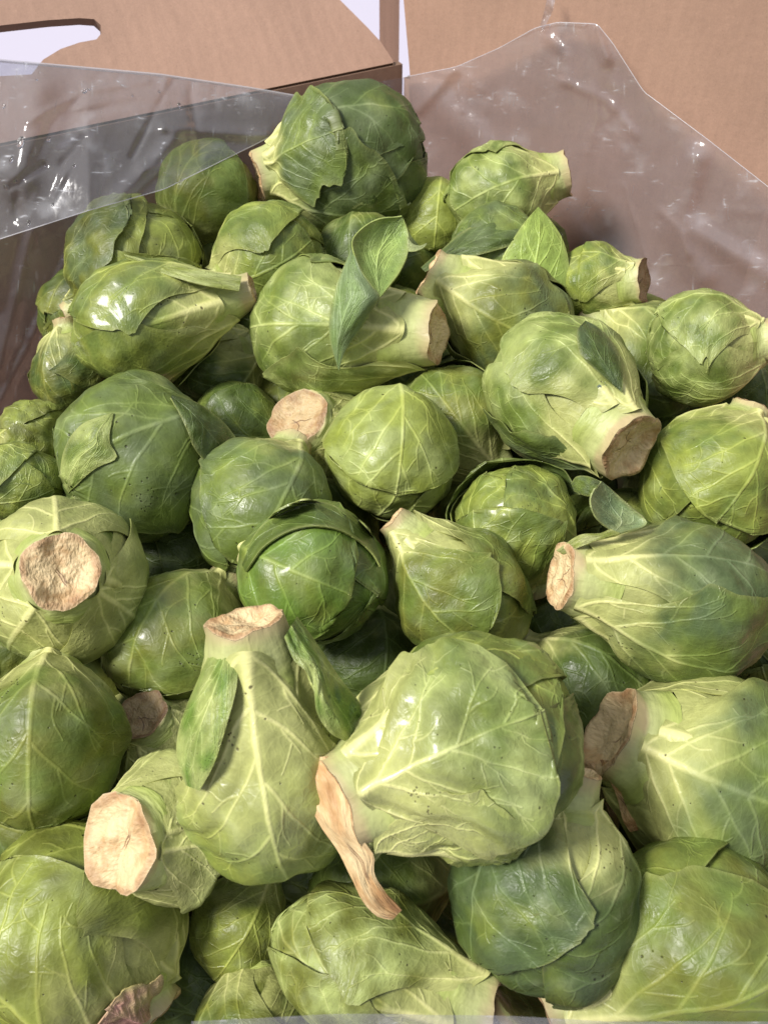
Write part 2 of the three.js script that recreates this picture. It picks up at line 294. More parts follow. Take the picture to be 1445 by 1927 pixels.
function colorAt(o, b, d, tone, tone2, paleTo) {       // blade colour with its pale foot and mottling
  const n = fbm(d.x * 2.2 + o.seed, d.y * 2.2, d.z * 2.2 + o.seed * 0.3), m = sst(-0.5, 0.6, n), f = 1 - sst(paleTo * 0.25, paleTo, b + 0.16 * n);
  const bl = 0.22 * sst(0.15, 0.7, fbm(d.x * 2.9, d.y * 2.9 + o.seed, d.z * 2.9)), yl = 0.35 * sst(0.1, 0.7, fbm(d.x * 1.6 + 5, d.y * 1.6, d.z * 1.6 + o.seed));
  return [0, 1, 2].map((k) => lerp(lerp(lerp(lerp(tone[k], tone2[k], m), TONE.yellow[k], yl), BLOOM[k], bl) / MB, PALE[k] * 0.66 / MB, f));
}

function wrapLeaf(o, body, L, sc) {
  const nu = L.nu ?? 34, nv = L.nv ?? 40, T = LEAFTEX[L.tex % LEAFTEX.length], az = L.az * D2R, s0 = body.arcAt(L.b0 * D2R), s1 = body.arcAt(L.b1 * D2R), b1 = L.b1 * D2R, b0 = L.b0 * D2R, Wd = L.w * D2R, t = V3(Math.cos(az), 0, -Math.sin(az));
  const P = [], UV = [], D = [], E = [], B = [], q = L.seed * 1.37, baseW = Math.min(0.5, (L.bw ?? 24) / L.w);
  const wAt = (b, s) => {
    let k = lerp(baseW, 1, sst(0, L.wide ?? 0.42, b)); const e = L.sq ?? 2.6;
    if (b > 0.5) k *= Math.pow(Math.max(0, 1 - Math.pow((b - 0.5) / 0.5, e)), 1 / e);
    const ru = L.ruffle ?? 0.042, tear = L.tear ?? 0;
    k *= 1 + ru * N3(b * 5 + q, s * 3.3, 1.1) * 2 + 0.4 * ru * N3(b * 17, s * 2.1 + q, 4.4) - tear * sst(0.05, 0.35, N3(b * 4.2 + q, s * 5.3, 2.7)) * sst(0.15, 0.3, b);
    return Wd * k;
  };
  for (let j = 0; j <= nv; j++) {
    const b = j / nv, be = 1 - Math.pow(1 - b, 1.15), pw = body.psiAt(lerp(s0, s1, be)), wm = (L.clasp ?? 1.05) * pw * (1 + 0.5 * sst(0.5, 1.4, pw)), w = [Math.min(wm, wAt(be, -1)), Math.min(wm, wAt(be, 1))];
    for (let i = 0; i <= nu; i++) {
      const a = i / nu * 2 - 1, ww = a < 0 ? w[0] : w[1], g = a * ww;
      // the tip of the leaf is notched and uneven
      const bt = be - (L.ruffle ?? 0.042) * 0.8 * be * be * (N3(a * 2.2 + q, 7.7, 0.3) + 0.5 * N3(a * 7 + q, 2.2, 0.9));
      const p = body.psiAt(lerp(s0, s1, bt)), m = dirOf(p, az), d = m.multiplyScalar(Math.cos(g)).addScaledVector(t, Math.sin(g));
      const e = Math.min((1 - Math.abs(a)) * Math.max(ww, 0.15) / 0.5, (1 - be) * (b1 - b0) / 0.5);     // about 1 half a radian inside the edge
      const lift = (L.lift ?? 0.015) * Math.pow(1 - cl(e), 2.2) * sst(0.12, 0.5, be) * (1 + 0.6 * N3(a * 2 + q, be * 3, 5.5));
      const off = L.off * sst(0.04, 0.42, be) - 0.03 * (1 - sst(0, 0.10, be)) * (L.sink ?? 1) + lift;
      const cr = L.crumple ?? 0.018;
      const qs = o.seed * 1.9, rr = body.R(d) + off + cr * (N3(d.x * 4.5 + qs, d.y * 4.5, d.z * 4.5) + 0.4 * N3(d.x * 10, d.y * 10 + qs, d.z * 10) + 0.3 * N3(d.x * 6, d.y * 6 + q, d.z * 6)) * sst(0.1, 0.4, be);
      const edgeCurl = (L.curl ?? 0) * Math.pow(1 - cl(e * 1.2), 2) * sst(0.3, 0.6, be);
      P.push(body.deform(d.clone().multiplyScalar(rr + edgeCurl))); D.push(d); E.push(e); B.push(be);
      UV.push([0.5 + 0.5 * g / Wd * 0.96, be * 0.97 + 0.01]);
    }
  }
  const Nn = gridNormals(nu, nv, P), C = [];
  for (let k = 0; k < P.length; k++) {
    const [u, v] = UV[k], b = B[k], rg = sampleT(T.R, u, v), gd = sampleT(T.G, u, v);
    const rel = (L.rel ?? 1) * (0.024 * rg + 0.026 * sst(0, 0.11, gd) * sst(0.1, 0.3, b) + 0.05 * Math.exp(-(((u - 0.5) / 0.045) ** 2)) * Math.pow(1 - b, 1.8));
    P[k] = P[k].clone().addScaledVector(Nn[k], rel).multiplyScalar(sc);
    const t1 = TONE[L.tone] ?? L.tone, t2 = TONE[L.tone2 ?? L.tone] ?? L.tone2;
    const c = colorAt(o, b, D[k], t1, t2, L.pale ?? 0.42), ed = (1 - sst(0, 0.10, E[k])) * 0.28;
    C.push(c.map((x, j) => lerp(x, PALE[j] * 0.55 / MB, ed)));
  }
  return gridGeometry(nu, nv, P, UV, C, (L.thick ?? 0.016) * sc);
}
function headMesh(o, body, sc, p0, p1, nu, nv, stem) {   // a band of the body between two polar angles
  const P = [], UV = [], C = [], t1 = TONE[o.tone], t2 = TONE[o.tone2 ?? o.tone];
  for (let j = 0; j <= nv; j++) for (let i = 0; i <= nu; i++) {
    const p = lerp(p0, p1, j / nv), az = i / nu * Math.PI * 2, d = dirOf(p, i === nu ? 0 : az), r = stem && j === 0 ? 0 : 1;
    let pt = d.clone().multiplyScalar(body.R(d));
    if (stem && j === 0) { const rim = o.rs * rimN(o, az); pt = V3(rim * Math.sin(az), 0, rim * Math.cos(az)); pt.y = cutY(o, pt.x, pt.z); }
    if (stem) { const n2 = fbm(Math.sin(az) * 2.5 + o.seed, j / nv * 2, Math.cos(az) * 2.5), k = 0.045 * n2 * sst(0, 0.2, j / nv); pt.x *= 1 + k; pt.z *= 1 + k; }
    P.push(body.deform(pt).multiplyScalar(sc));
    const b = (p - p0) / 1.6, n = fbm(d.x * 3 + o.seed, d.y * 3, d.z * 3);
    if (stem) {
      const v = j / nv, br = (1 - sst(0.02, 0.14, v + 0.10 * n)), pk = sst(0.2, 0.7, n) * 0.22;
      const c = [0, 1, 2].map((k) => lerp(lerp([0.52, 0.55, 0.22][k], [0.40, 0.46, 0.12][k], sst(0.1, 0.8, v)), [0.54, 0.40, 0.22][k], br * 0.8));
      C.push(c.map((x, k) => lerp(x, [0.46, 0.40, 0.30][k], pk * (1 - v))));
    } else C.push(colorAt(o, j / nv, d, t1, t2, 0.22));
    UV.push(stem ? [i / nu * 2, j / nv] : [i / nu * 2, 0.05 + 0.9 * j / nv]);
  }
  return gridGeometry(nu, nv, P, UV, C);
}
const rimN = (o, az) => 1 + 0.17 * N3(Math.sin(az) * 1.3 + o.seed, Math.cos(az) * 1.3, 2) + 0.05 * N3(Math.sin(az) * 4.5, Math.cos(az) * 4.5 + o.seed, 5);
const cutY = (o, x, z) => -o.Ls + (o.cutTilt?.[0] ?? 0) * x + (o.cutTilt?.[1] ?? 0) * z + 0.20 * o.rs * fbm(x / o.rs * 0.9 + o.seed, z / o.rs * 0.9, 3.3);
function cutMesh(o, body, sc) {
  const nu = 40, nv = 12, P = [], UV = [], C = [];
  for (let j = 0; j <= nv; j++) for (let i = 0; i <= nu; i++) {
    const az = i / nu * Math.PI * 2 * (i === nu ? 0 : 1), s = j / nv, rim = o.rs * rimN(o, az);
    const x = rim * s * Math.sin(az), z = rim * s * Math.cos(az);
    let y = cutY(o, x, z) - 0.025 * Math.exp(-(((s - 0.86) / 0.1) ** 2)) + (0.16 * o.rs * (1 - s * s) + 0.05 * o.rs * N3(x / o.rs * 3, z / o.rs * 3, o.seed)) * sst(1, 0.8, s);
    P.push(body.deform(V3(x, y, z)).multiplyScalar(sc)); UV.push([0.5 + 0.49 * s * Math.sin(az), 0.5 + 0.49 * s * Math.cos(az)]);
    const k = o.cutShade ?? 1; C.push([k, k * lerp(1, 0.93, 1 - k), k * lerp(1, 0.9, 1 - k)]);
  }
  return gridGeometry(nu, nv, P, UV, C);
}
function defaultLeaves(o, r) {
  const a0 = o.az ?? r() * 360, m = (x) => x * (0.9 + 0.2 * r()), out = [];
  const t = o.tone, t2 = o.tone2 ?? t, base = o.foot;
  if ((o.tilt ?? 0) <= -20) {                           // its closed tip towards the lens: one broad leaf over the others
    const z = o.az ?? (r() - 0.5) * 100, sd = r() < 0.5 ? -1 : 1;
    return [{ az: z + 180, b0: base + 5, b1: 178, w: 88, off: 0.01 }, { az: z + sd * 105, b0: base + 4, b1: m(165), w: 84, off: 0.045, lift: 0.012, tone: t2, tone2: t }, { az: z - sd * 12, b0: base, b1: m(178), w: 84, off: 0.09, lift: 0.02 }];
  }
  out.push({ az: a0 + 180, b0: base + 6, b1: m(178), w: 88, off: 0.012, lift: 0.0, tone: t, tone2: t2 });
  out.push({ az: a0, b0: base + 5, b1: m(176), w: 88, off: 0.035, lift: 0.01, tone: t, tone2: t2 });
  out.push({ az: a0 + 115, b0: base + 3, b1: m(158), w: m(78), off: 0.065, lift: 0.015, tone: t2, tone2: t });
  out.push({ az: a0 - 105, b0: base + 1, b1: m(150), w: m(76), off: 0.095, lift: 0.02, tone: t, tone2: t2 });
  out.push({ az: a0 + 20, b0: base, b1: m(138), w: m(74), off: 0.125, lift: 0.025, tone: t, tone2: t2 });
  return out;
}
function buildSprout(o) {
  const r = rng(o.seed * 7919 + 13), root = new THREE.Group(); root.name = numbered('brussels_sprout');
  const body = bodyShape(o), sc = o.R, foot = Math.atan2(o.rs, o.Ls) / D2R + 1.2; o.foot = foot;
  const split = Math.max(body.psi[0] + 0.1, (foot + 14) * D2R);
  mesh('head', headMesh(o, body, sc, split, Math.PI - 0.0005, 40, 30, false), LEAFTEX[o.seed % LEAFTEX.length].dry, root);
  if (!o.noStem) {
    const st = mesh('stem', headMesh(o, body, sc, body.psi[0], split, 40, 12, true), stemMat, root);
    mesh('cut_face', cutMesh(o, body, sc), cutMats[o.seed % 3], st);
  }
  const list = (o.leaves ? o.leaves(foot) : defaultLeaves(o, r)); if (o.more) list.push(...o.more(foot));
  list.forEach((L, i) => {
    L.seed ??= o.seed * 31 + i * 7; L.tex ??= o.seed + i * 3; L.tone ??= o.tone; L.tone2 ??= o.tone2 ?? o.tone; L.crumple ??= o.crumple; L.ruffle ??= o.ruffle; L.rel ??= o.rel; L.pale ??= o.pale; L.tear ??= o.tear;
    const m = mesh('leaf', wrapLeaf(o, body, L, sc), LEAFTEX[L.tex % LEAFTEX.length][L.wet ?? o.wet ? 'wet' : 'dry'], root);
    if (L.label) m.userData.label = L.label;
  });
  // turn: +y of the body to the tip, +z of the body as far to the lens as it can be
  const tl = (o.tilt ?? 0) * D2R, an = o.dir * D2R, stem = camDir(Math.cos(an) * Math.cos(tl), Math.sin(an) * Math.cos(tl), Math.sin(tl)), Y = stem.negate();
  const toCam = camera.position.clone().sub(o.pos).normalize(), Z = toCam.addScaledVector(Y, -toCam.dot(Y)).normalize(), X = Y.clone().cross(Z);
  root.quaternion.setFromRotationMatrix(new THREE.Matrix4().makeBasis(X, Y, Z)); root.position.copy(o.pos);
  root.updateMatrixWorld(true);
  return root;
}
// ---------------------------------------------------------------- the pile
// [key, px, py, radius px, dir of stem, tilt of stem to the lens, depth offset, {shape and colour}, label]
const S = [
  ['T1', 655, 303, 128, 192, 8, 0, { Ls: 1.36, rs: 0.36, a: 1.15, pear: 0.2, tone: 'grey', tone2: 'dark' }, 'large dull green sprout topmost on the pile, cut stem to the left'],
  ['T2', 392, 372, 90, 262, -28, 0.012, { tone: 'mid', tone2: 'olive' }, 'green sprout half veiled by the plastic film'],
  ['T3', 945, 366, 82, 16, 8, 0, { Ls: 1.5, rs: 0.5, a: 1.28, pear: 0.3, tone: 'pale', tone2: 'mid' }, 'pale ribbed sprout near the right film, pale stem pointing right'],
  ['T4', 255, 497, 108, 217, -5, 0.006, { Ls: 1.5, rs: 0.26, a: 1.12, tone: 'yellow', tone2: 'olive' }, 'olive sprout by the left film with a wilted leaf folded on its side'],
  ['T5', 508, 490, 96, 205, 0, 0.004, { tone: 'yellow', tone2: 'mid' }, 'yellow-green veined sprout under the topmost large sprout'],
  ['T6', 818, 415, 72, 80, -35, 0.03, { tone: 'yellow' }, 'yellowish sprout half hidden right behind the topmost large sprout'],
  ['T7', 935, 485, 88, 0, -20, 0.008, { tone: 'mid', tone2: 'grey', crumple: 0.04, ruffle: 0.12 }, 'crumpled dark sprout with one bright leaf standing upright'],
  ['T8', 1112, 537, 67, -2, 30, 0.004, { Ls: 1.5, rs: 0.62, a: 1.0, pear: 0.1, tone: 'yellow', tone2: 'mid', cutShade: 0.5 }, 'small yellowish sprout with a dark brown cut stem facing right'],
  ['M1', 268, 612, 112, 16, 6, -0.004, { Ls: 1.98, rs: 0.29, a: 1.12, pear: 0.7, tone: 'yellow', tone2: 'mid', wet: true }, 'yellow-green sprout with a long bent neck and brown scar'],
  ['M2', 600, 618, 116, -6, 18, -0.006, { Ls: 2.0, rs: 0.5, a: 1.03, pear: 0.55, tone: 'pale', tone2: 'mid' }, 'light green sprout with a loose curled leaf standing on it'],
  ['M3', 955, 602, 104, 150, 6, 0, { Ls: 1.66, rs: 0.42, a: 1.2, pear: 0.7, tone: 'grey', tone2: 'olive', pale: 0.5 }, 'grey-green sprout with a yellow neck and brown stem pointing up left'],
  ['M4', 1060, 735, 126, -50, 38, -0.012, { Ls: 1.52, rs: 0.53, a: 1.15, pear: 0.5, tone: 'pale', tone2: 'mid', pale: 0.5 }, 'pale sprout with a cracked broad cut stem facing the lower right'],
  ['M5', 1222, 694, 110, 140, 2, 0.012, { Ls: 1.55, rs: 0.34, tone: 'mid', tone2: 'grey' }, 'dim veined sprout behind the pale one with the cracked stem'],
  ['M6', 1325, 655, 98, 4, 22, 0, { Ls: 1.2, rs: 0.42, tone: 'pale', tone2: 'mid', ruffle: 0.1, pale: 0.5 }, 'pale ruffled sprout at the right edge with pinkish cut stem'],
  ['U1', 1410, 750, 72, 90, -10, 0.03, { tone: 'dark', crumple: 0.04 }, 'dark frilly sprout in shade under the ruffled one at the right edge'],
  ['T9', 140, 697, 74, 97, 10, 0.012, { Ls: 1.3, rs: 0.3, tone: 'dark', tone2: 'olive', wet: true }, 'small dark sprout against the left film with its stem up'],
  ['N1', 268, 862, 143, 15, -45, 0, { tone: 'mid', tone2: 'grey', az: 10 }, 'large dark round sprout with a torn pale leaf on its left side'],
  ['N2', 62, 822, 64, 200, 0, 0.006, { tone: 'olive', tone2: 'yellow', wet: true, crumple: 0.05 }, 'small wet sprout with swirled leaves at the left edge'],
  ['N3', 30, 908, 68, 180, 0, -0.002, { a: 1.3, tone: 'yellow', tone2: 'mid', wet: true }, 'wet yellow-green sprout at the left edge under the swirled one'],
  ['N4', 490, 952, 126, 66, -35, 0.002, { tone: 'mid', tone2: 'grey', az: 0 }, 'smooth dark round sprout right of the largest dark one, no stem showing'],
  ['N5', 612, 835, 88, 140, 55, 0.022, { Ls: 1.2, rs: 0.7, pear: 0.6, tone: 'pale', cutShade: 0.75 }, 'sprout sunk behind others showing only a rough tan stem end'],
  ['N6', 737, 855, 118, 95, -55, 0.002, { tone: 'yellow', tone2: 'pale' }, 'pale yellow round sprout in the middle showing its closed tip'],
  ['N7', 850, 795, 104, -48, 10, 0.016, { Ls: 1.45, rs: 0.36, tone: 'mid', tone2: 'olive', pale: 0.45 }, 'dim sprout with ribbed base behind the pale yellow round one'],
  ['N8', 968, 990, 106, -65, -10, 0.004, { tone: 'yellow', tone2: 'mid', crumple: 0.035, wet: true }, 'yellow sprout hooded by a dark open leaf'],
  ['N9', 1345, 898, 126, 62, 0, 0.006, { Ls: 1.2, rs: 0.3, tone: 'yellow', tone2: 'mid' }, 'broad yellow-green sprout at the right edge below the pinkish stem'],
  ['O1', 116, 1092, 141, 28, 70, -0.004, { Ls: 1.18, rs: 0.47, tone: 'pale', tone2: 'mid', pale: 0.6 }, 'pale sprout at the left with its round tan stem end facing out'],
  ['O2', 336, 1203, 126, 52, -30, 0.010, { tone: 'olive', tone2: 'mid', wet: true, az: 20 }, 'olive sprout with strong light veins behind the tall pear-shaped one'],
  ['O4', 584, 1082, 129, 158, -32, 0.0, { tone: 'fresh', tone2: 'mid', wet: true }, 'fresh green round sprout in the centre wearing a cap leaf'],
  ['O5', 865, 1112, 112, 133, 4, 0.0, { Ls: 1.66, rs: 0.27, a: 1.32, pear: 0.8, tone: 'mid', tone2: 'olive', pale: 0.4 }, 'slim drop-shaped sprout with a thin brown stem pointing up left'],
  ['O3', 1272, 1125, 138, 169, 14, -0.008, { Ls: 1.75, rs: 0.43, a: 1.32, pear: 0.65, tone: 'blue', tone2: 'mid', pale: 0.45 }, 'long blue-green sprout with a folded leaf, stem pointing left'],
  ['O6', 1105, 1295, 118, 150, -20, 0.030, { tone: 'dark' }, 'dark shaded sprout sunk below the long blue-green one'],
  ['P1', 88, 1388, 140, 95, -30, 0.0, { a: 1.12, tone: 'olive', tone2: 'mid', az: 0 }, 'dark round sprout at the left edge with long parallel veins'],
  ['P2', 512, 1455, 158, 97, 18, -0.018, { Ls: 2.0, rs: 0.44, a: 1.28, pear: 0.9, tone: 'fresh', tone2: 'mid', pale: 0.55, sq: [1.02, 1] }, 'tall pear-shaped sprout with a thick pale neck and upright cut stem'],
  ['P3', 890, 1395, 200, 200, 18, -0.022, { Ls: 1.40, rs: 0.46, a: 0.97, pear: 0.55, wet: true, tone: 'mid', tone2: 'yellow', pale: 0.5, rel: 1.5 }, 'biggest cabbage-like sprout, centre front, with a torn hanging stem peel'],
  ['P4', 318, 1558, 104, 174, 60, -0.010, { Ls: 1.25, rs: 0.84, pear: 0.1, tone: 'pale', pale: 0.8 }, 'sprout under the pear-shaped one with a wide orange-tan stem end'],
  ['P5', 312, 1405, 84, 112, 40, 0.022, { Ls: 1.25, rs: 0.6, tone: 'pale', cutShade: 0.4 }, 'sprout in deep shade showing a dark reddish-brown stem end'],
  ['Q1', 1335, 1462, 178, 154, 10, -0.004, { Ls: 1.24, rs: 0.50, a: 1.2, pear: 0.35, tone: 'mid', tone2: 'grey', pale: 0.5 }, 'large sprout at the right edge with a brown flaking stem'],
  ['Q2', 1030, 1672, 160, 76, 0, 0.0, { Ls: 1.42, rs: 0.3, a: 1.2, tone: 'blue', tone2: 'dark' }, 'dark blue-green egg-shaped sprout at the lower right, stem end up'],
  ['Q3', 1315, 1778, 180, 203, 0, 0.006, { Ls: 1.75, rs: 0.36, pear: 0.4, tone: 'mid', tone2: 'olive', pale: 0.4 }, 'large shaded sprout in the lower right corner'],
  ['R1', 150, 1742, 180, -43, 6, 0.008, { Ls: 1.22, rs: 0.26, tone: 'olive', tone2: 'yellow', rel: 1.4 }, 'large mottled sprout in the lower left corner with pink stem base'],
  ['R2', 680, 1812, 124, -18, 10, 0.0, { Ls: 2.05, rs: 0.62, a: 1.35, pear: 0.4, tone: 'pale', tone2: 'olive' }, 'pale smooth sprout at the bottom edge with broad pinkish stem'],
  ['R3', 720, 1660, 118, 0, -20, 0.028, { tone: 'mid' }, 'green sprout sunk below the biggest one at the bottom'],
  ['R4', 455, 1740, 88, 60, -20, 0.022, { tone: 'olive', tone2: 'yellow' }, 'brownish sprout in shade left of the pale smooth one'],
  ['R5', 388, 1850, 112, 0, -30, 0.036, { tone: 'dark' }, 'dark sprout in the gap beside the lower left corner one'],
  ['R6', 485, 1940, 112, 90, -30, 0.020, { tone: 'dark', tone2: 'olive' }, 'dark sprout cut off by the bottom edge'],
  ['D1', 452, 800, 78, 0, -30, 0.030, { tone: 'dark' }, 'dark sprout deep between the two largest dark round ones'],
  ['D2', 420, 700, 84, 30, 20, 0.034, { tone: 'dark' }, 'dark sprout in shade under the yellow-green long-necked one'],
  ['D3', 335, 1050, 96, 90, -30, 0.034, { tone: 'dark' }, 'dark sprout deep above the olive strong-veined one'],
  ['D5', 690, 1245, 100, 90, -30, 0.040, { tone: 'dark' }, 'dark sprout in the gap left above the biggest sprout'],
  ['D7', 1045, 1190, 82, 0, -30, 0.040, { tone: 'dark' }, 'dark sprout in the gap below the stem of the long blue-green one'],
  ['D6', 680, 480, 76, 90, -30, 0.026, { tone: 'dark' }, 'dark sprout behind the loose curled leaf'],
];
const dBase = (y) => { const T = [[150, 0.432], [300, 0.412], [600, 0.366], [900, 0.325], [1200, 0.288], [1500, 0.260], [1950, 0.243]]; for (let i = 0; i + 1 < T.length; i++) if (y <= T[i + 1][0] || i === T.length - 2) return lerp(T[i][1], T[i + 1][1], (y - T[i][0]) / (T[i + 1][0] - T[i][0])); };
const BY = {};
const list = S.map(([key, px, py, rp, dir, tilt, off, o, label], i) => {
  const n = { Ls: 1.3, rs: 0.33, a: 1.06, pear: 0.12, seed: 11 + i * 5, ...o, key, px, py, rp, dir, tilt, label, d0: dBase(py) + off };
  n.d = n.d0; BY[key] = n; return n;
});
// settle: heads that would run into each other part along their lines of sight
for (let it = 0; it < 160; it++) {
  for (const n of list) { n.pos = at(n.px, n.py, n.d); n.R = n.rp * n.d / F; n.push = 0; }
  for (let i = 0; i < list.length; i++) for (let j = i + 1; j < list.length; j++) {
    const a = list[i], b = list[j], gap = 0.95 * (a.R + b.R) - a.pos.distanceTo(b.pos);
    if (gap > 0) { const f = a.d0 <= b.d0 ? 1 : -1; a.push -= f * gap * 0.35; b.push += f * gap * 0.35; }
  }
  for (const n of list) n.d += n.push + (n.d0 - n.d) * 0.04;
}
for (const n of list) { n.pos = at(n.px, n.py, n.d); n.R = n.rp * n.d / F; }
if (globalThis.DEBUG_PILE) for (const n of list) console.log(n.key, n.d0.toFixed(3), n.d.toFixed(3), 'R', (n.R * 1000).toFixed(1), 'walls', WALLS.map((w) => ((n.pos.clone().sub(KP).dot(w.n) - n.R) * 1000).toFixed(0)).join(' '));

// leaves that single sprouts have
const front = (f, o = {}) => ({ az: 0, b0: f, b1: 150, w: 78, off: 0.1, lift: 0.02, ...o });
BY.P2.leaves = (f) => [
  { az: 180, b0: f + 4, b1: 180, w: 88, off: 0.01 }, { az: 60, b0: f + 4, b1: 172, w: 80, off: 0.025 }, { az: -70, b0: f + 4, b1: 172, w: 80, off: 0.035 },
  front(f, { az: 5, b1: 168, w: 72, off: 0.06, wet: true, rel: 2.0, pale: 0.95, tone: 'fresh', tone2: 'yellow', tex: 2 })];
BY.P3.leaves = (f) => [
  { az: 180, b0: f + 4, b1: 182, w: 88, off: 0.01 }, { az: 80, b0: f + 4, b1: 176, w: 84, off: 0.02, tone: 'mid', tone2: 'dark' }, { az: -90, b0: f + 3, b1: 168, w: 84, off: 0.035, tone: 'mid', tone2: 'yellow', tex: 1 },
  { az: -40, b0: f + 2, b1: 140, w: 80, off: 0.05, tone: 'yellow', tone2: 'mid', tex: 3 },
  { az: 72, b0: f, b1: 84, w: 44, off: 0.06, lift: 0.03, crumple: 0.06, ruffle: 0.12, tone: 'pale', tone2: 'yellow', pale: 0.9, tex: 6 },
  front(f, { az: 0, b1: 106, w: 56, off: 0.10, lift: 0.03, ruffle: 0.07, crumple: 0.045, tone: 'mid', tone2: 'pale', tex: 4, rel: 2.2, pale: 0.75 })];
BY.M4.more = (f) => [{ az: 150, b0: f, b1: 110, w: 30, off: 0.13, lift: 0.05, tone: 'blue', pale: 0.15 }, { az: -95, b0: f, b1: 130, w: 46, off: 0.13, lift: 0.03, tone: 'grey', pale: 0.15, ruffle: 0.12 }];
BY.M4.az = 30;
BY.M1.more = (f) => [{ az: -48, b0: 82, b1: 112, w: 13, off: 0.115, lift: 0.03, sink: 0, bw: 9, tear: 0.5, ruffle: 0.2, crumple: 0.05, tone: [0.20, 0.12, 0.055], pale: 0.001, label: 'dry brown torn scar' }];
BY.R1.more = (f) => [{ az: -25, b0: f, b1: 44, w: 20, off: 0.112, lift: 0.0, ruffle: 0.15, tone: [0.40, 0.21, 0.17], tone2: [0.42, 0.36, 0.14], pale: 0.001, tear: 0.1, label: 'purple-pink stained leaf foot' }];
BY.N8.more = (f) => [{ az: 180, b0: 55, b1: 176, w: 84, off: 0.14, lift: 0.07, sink: 0, tone: 'dark', pale: 0.02, ruffle: 0.06, wet: true, bw: 50, label: 'dark open leaf arched over the head' }];
BY.O3.leaves = (f) => [
  { az: 180, b0: f + 4, b1: 180, w: 88, off: 0.01 }, { az: 75, b0: f + 2, b1: 178, w: 84, off: 0.03, tone: 'mid', tone2: 'yellow' }, { az: -75, b0: f + 2, b1: 174, w: 82, off: 0.045, tone: 'mid', tone2: 'blue' },
  front(f, { az: -34, b1: 160, w: 66, off: 0.075, lift: 0.03, clasp: 0.55, tone: 'blue', tone2: 'grey', tex: 5 }), front(f, { az: 46, b1: 164, w: 56, off: 0.13, lift: 0.03, clasp: 0.6, tone: 'mid', tone2: 'blue', tex: 2 })];
BY.T4.more = (f) => [{ az: -60, b0: f, b1: 120, w: 44, off: 0.16, lift: 0.05, tone: 'grey', crumple: 0.04, ruffle: 0.12, pale: 0.1, label: 'wilted grey-green leaf folded over the side' }];
BY.T1.leaves = (f) => [
  { az: 180, b0: f + 4, b1: 180, w: 88, off: 0.01 }, { az: 90, b0: f + 4, b1: 175, w: 84, off: 0.025 }, { az: -80, b0: f + 3, b1: 170, w: 84, off: 0.045, tone: 'dark', tone2: 'grey' },
  front(f, { az: -38, b1: 150, w: 72, off: 0.07, lift: 0.02, tone: 'grey', tone2: 'dark', tex: 4 }), front(f, { az: 42, b1: 118, w: 60, off: 0.10, lift: 0.04, tone: 'grey', tone2: 'mid', tex: 3, ruffle: 0.08 }), { az: -20, b0: f, b1: 78, w: 40, off: 0.13, lift: 0.05, ruffle: 0.15, tone: 'mid', tone2: 'grey' }];
BY.O4.leaves = (f) => [{ az: 180, b0: f + 5, b1: 178, w: 88, off: 0.01 }, { az: -100, b0: f + 4, b1: 172, w: 84, off: 0.035, tone: 'dark', tone2: 'fresh' }, { az: 4, b0: f, b1: 158, w: 84, off: 0.08, lift: 0.02, pale: 0.2 }];
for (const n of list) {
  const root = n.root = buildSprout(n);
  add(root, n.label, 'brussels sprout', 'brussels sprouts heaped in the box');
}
// loose pieces
const dd = (k, f) => BY[k].d - BY[k].R * f;
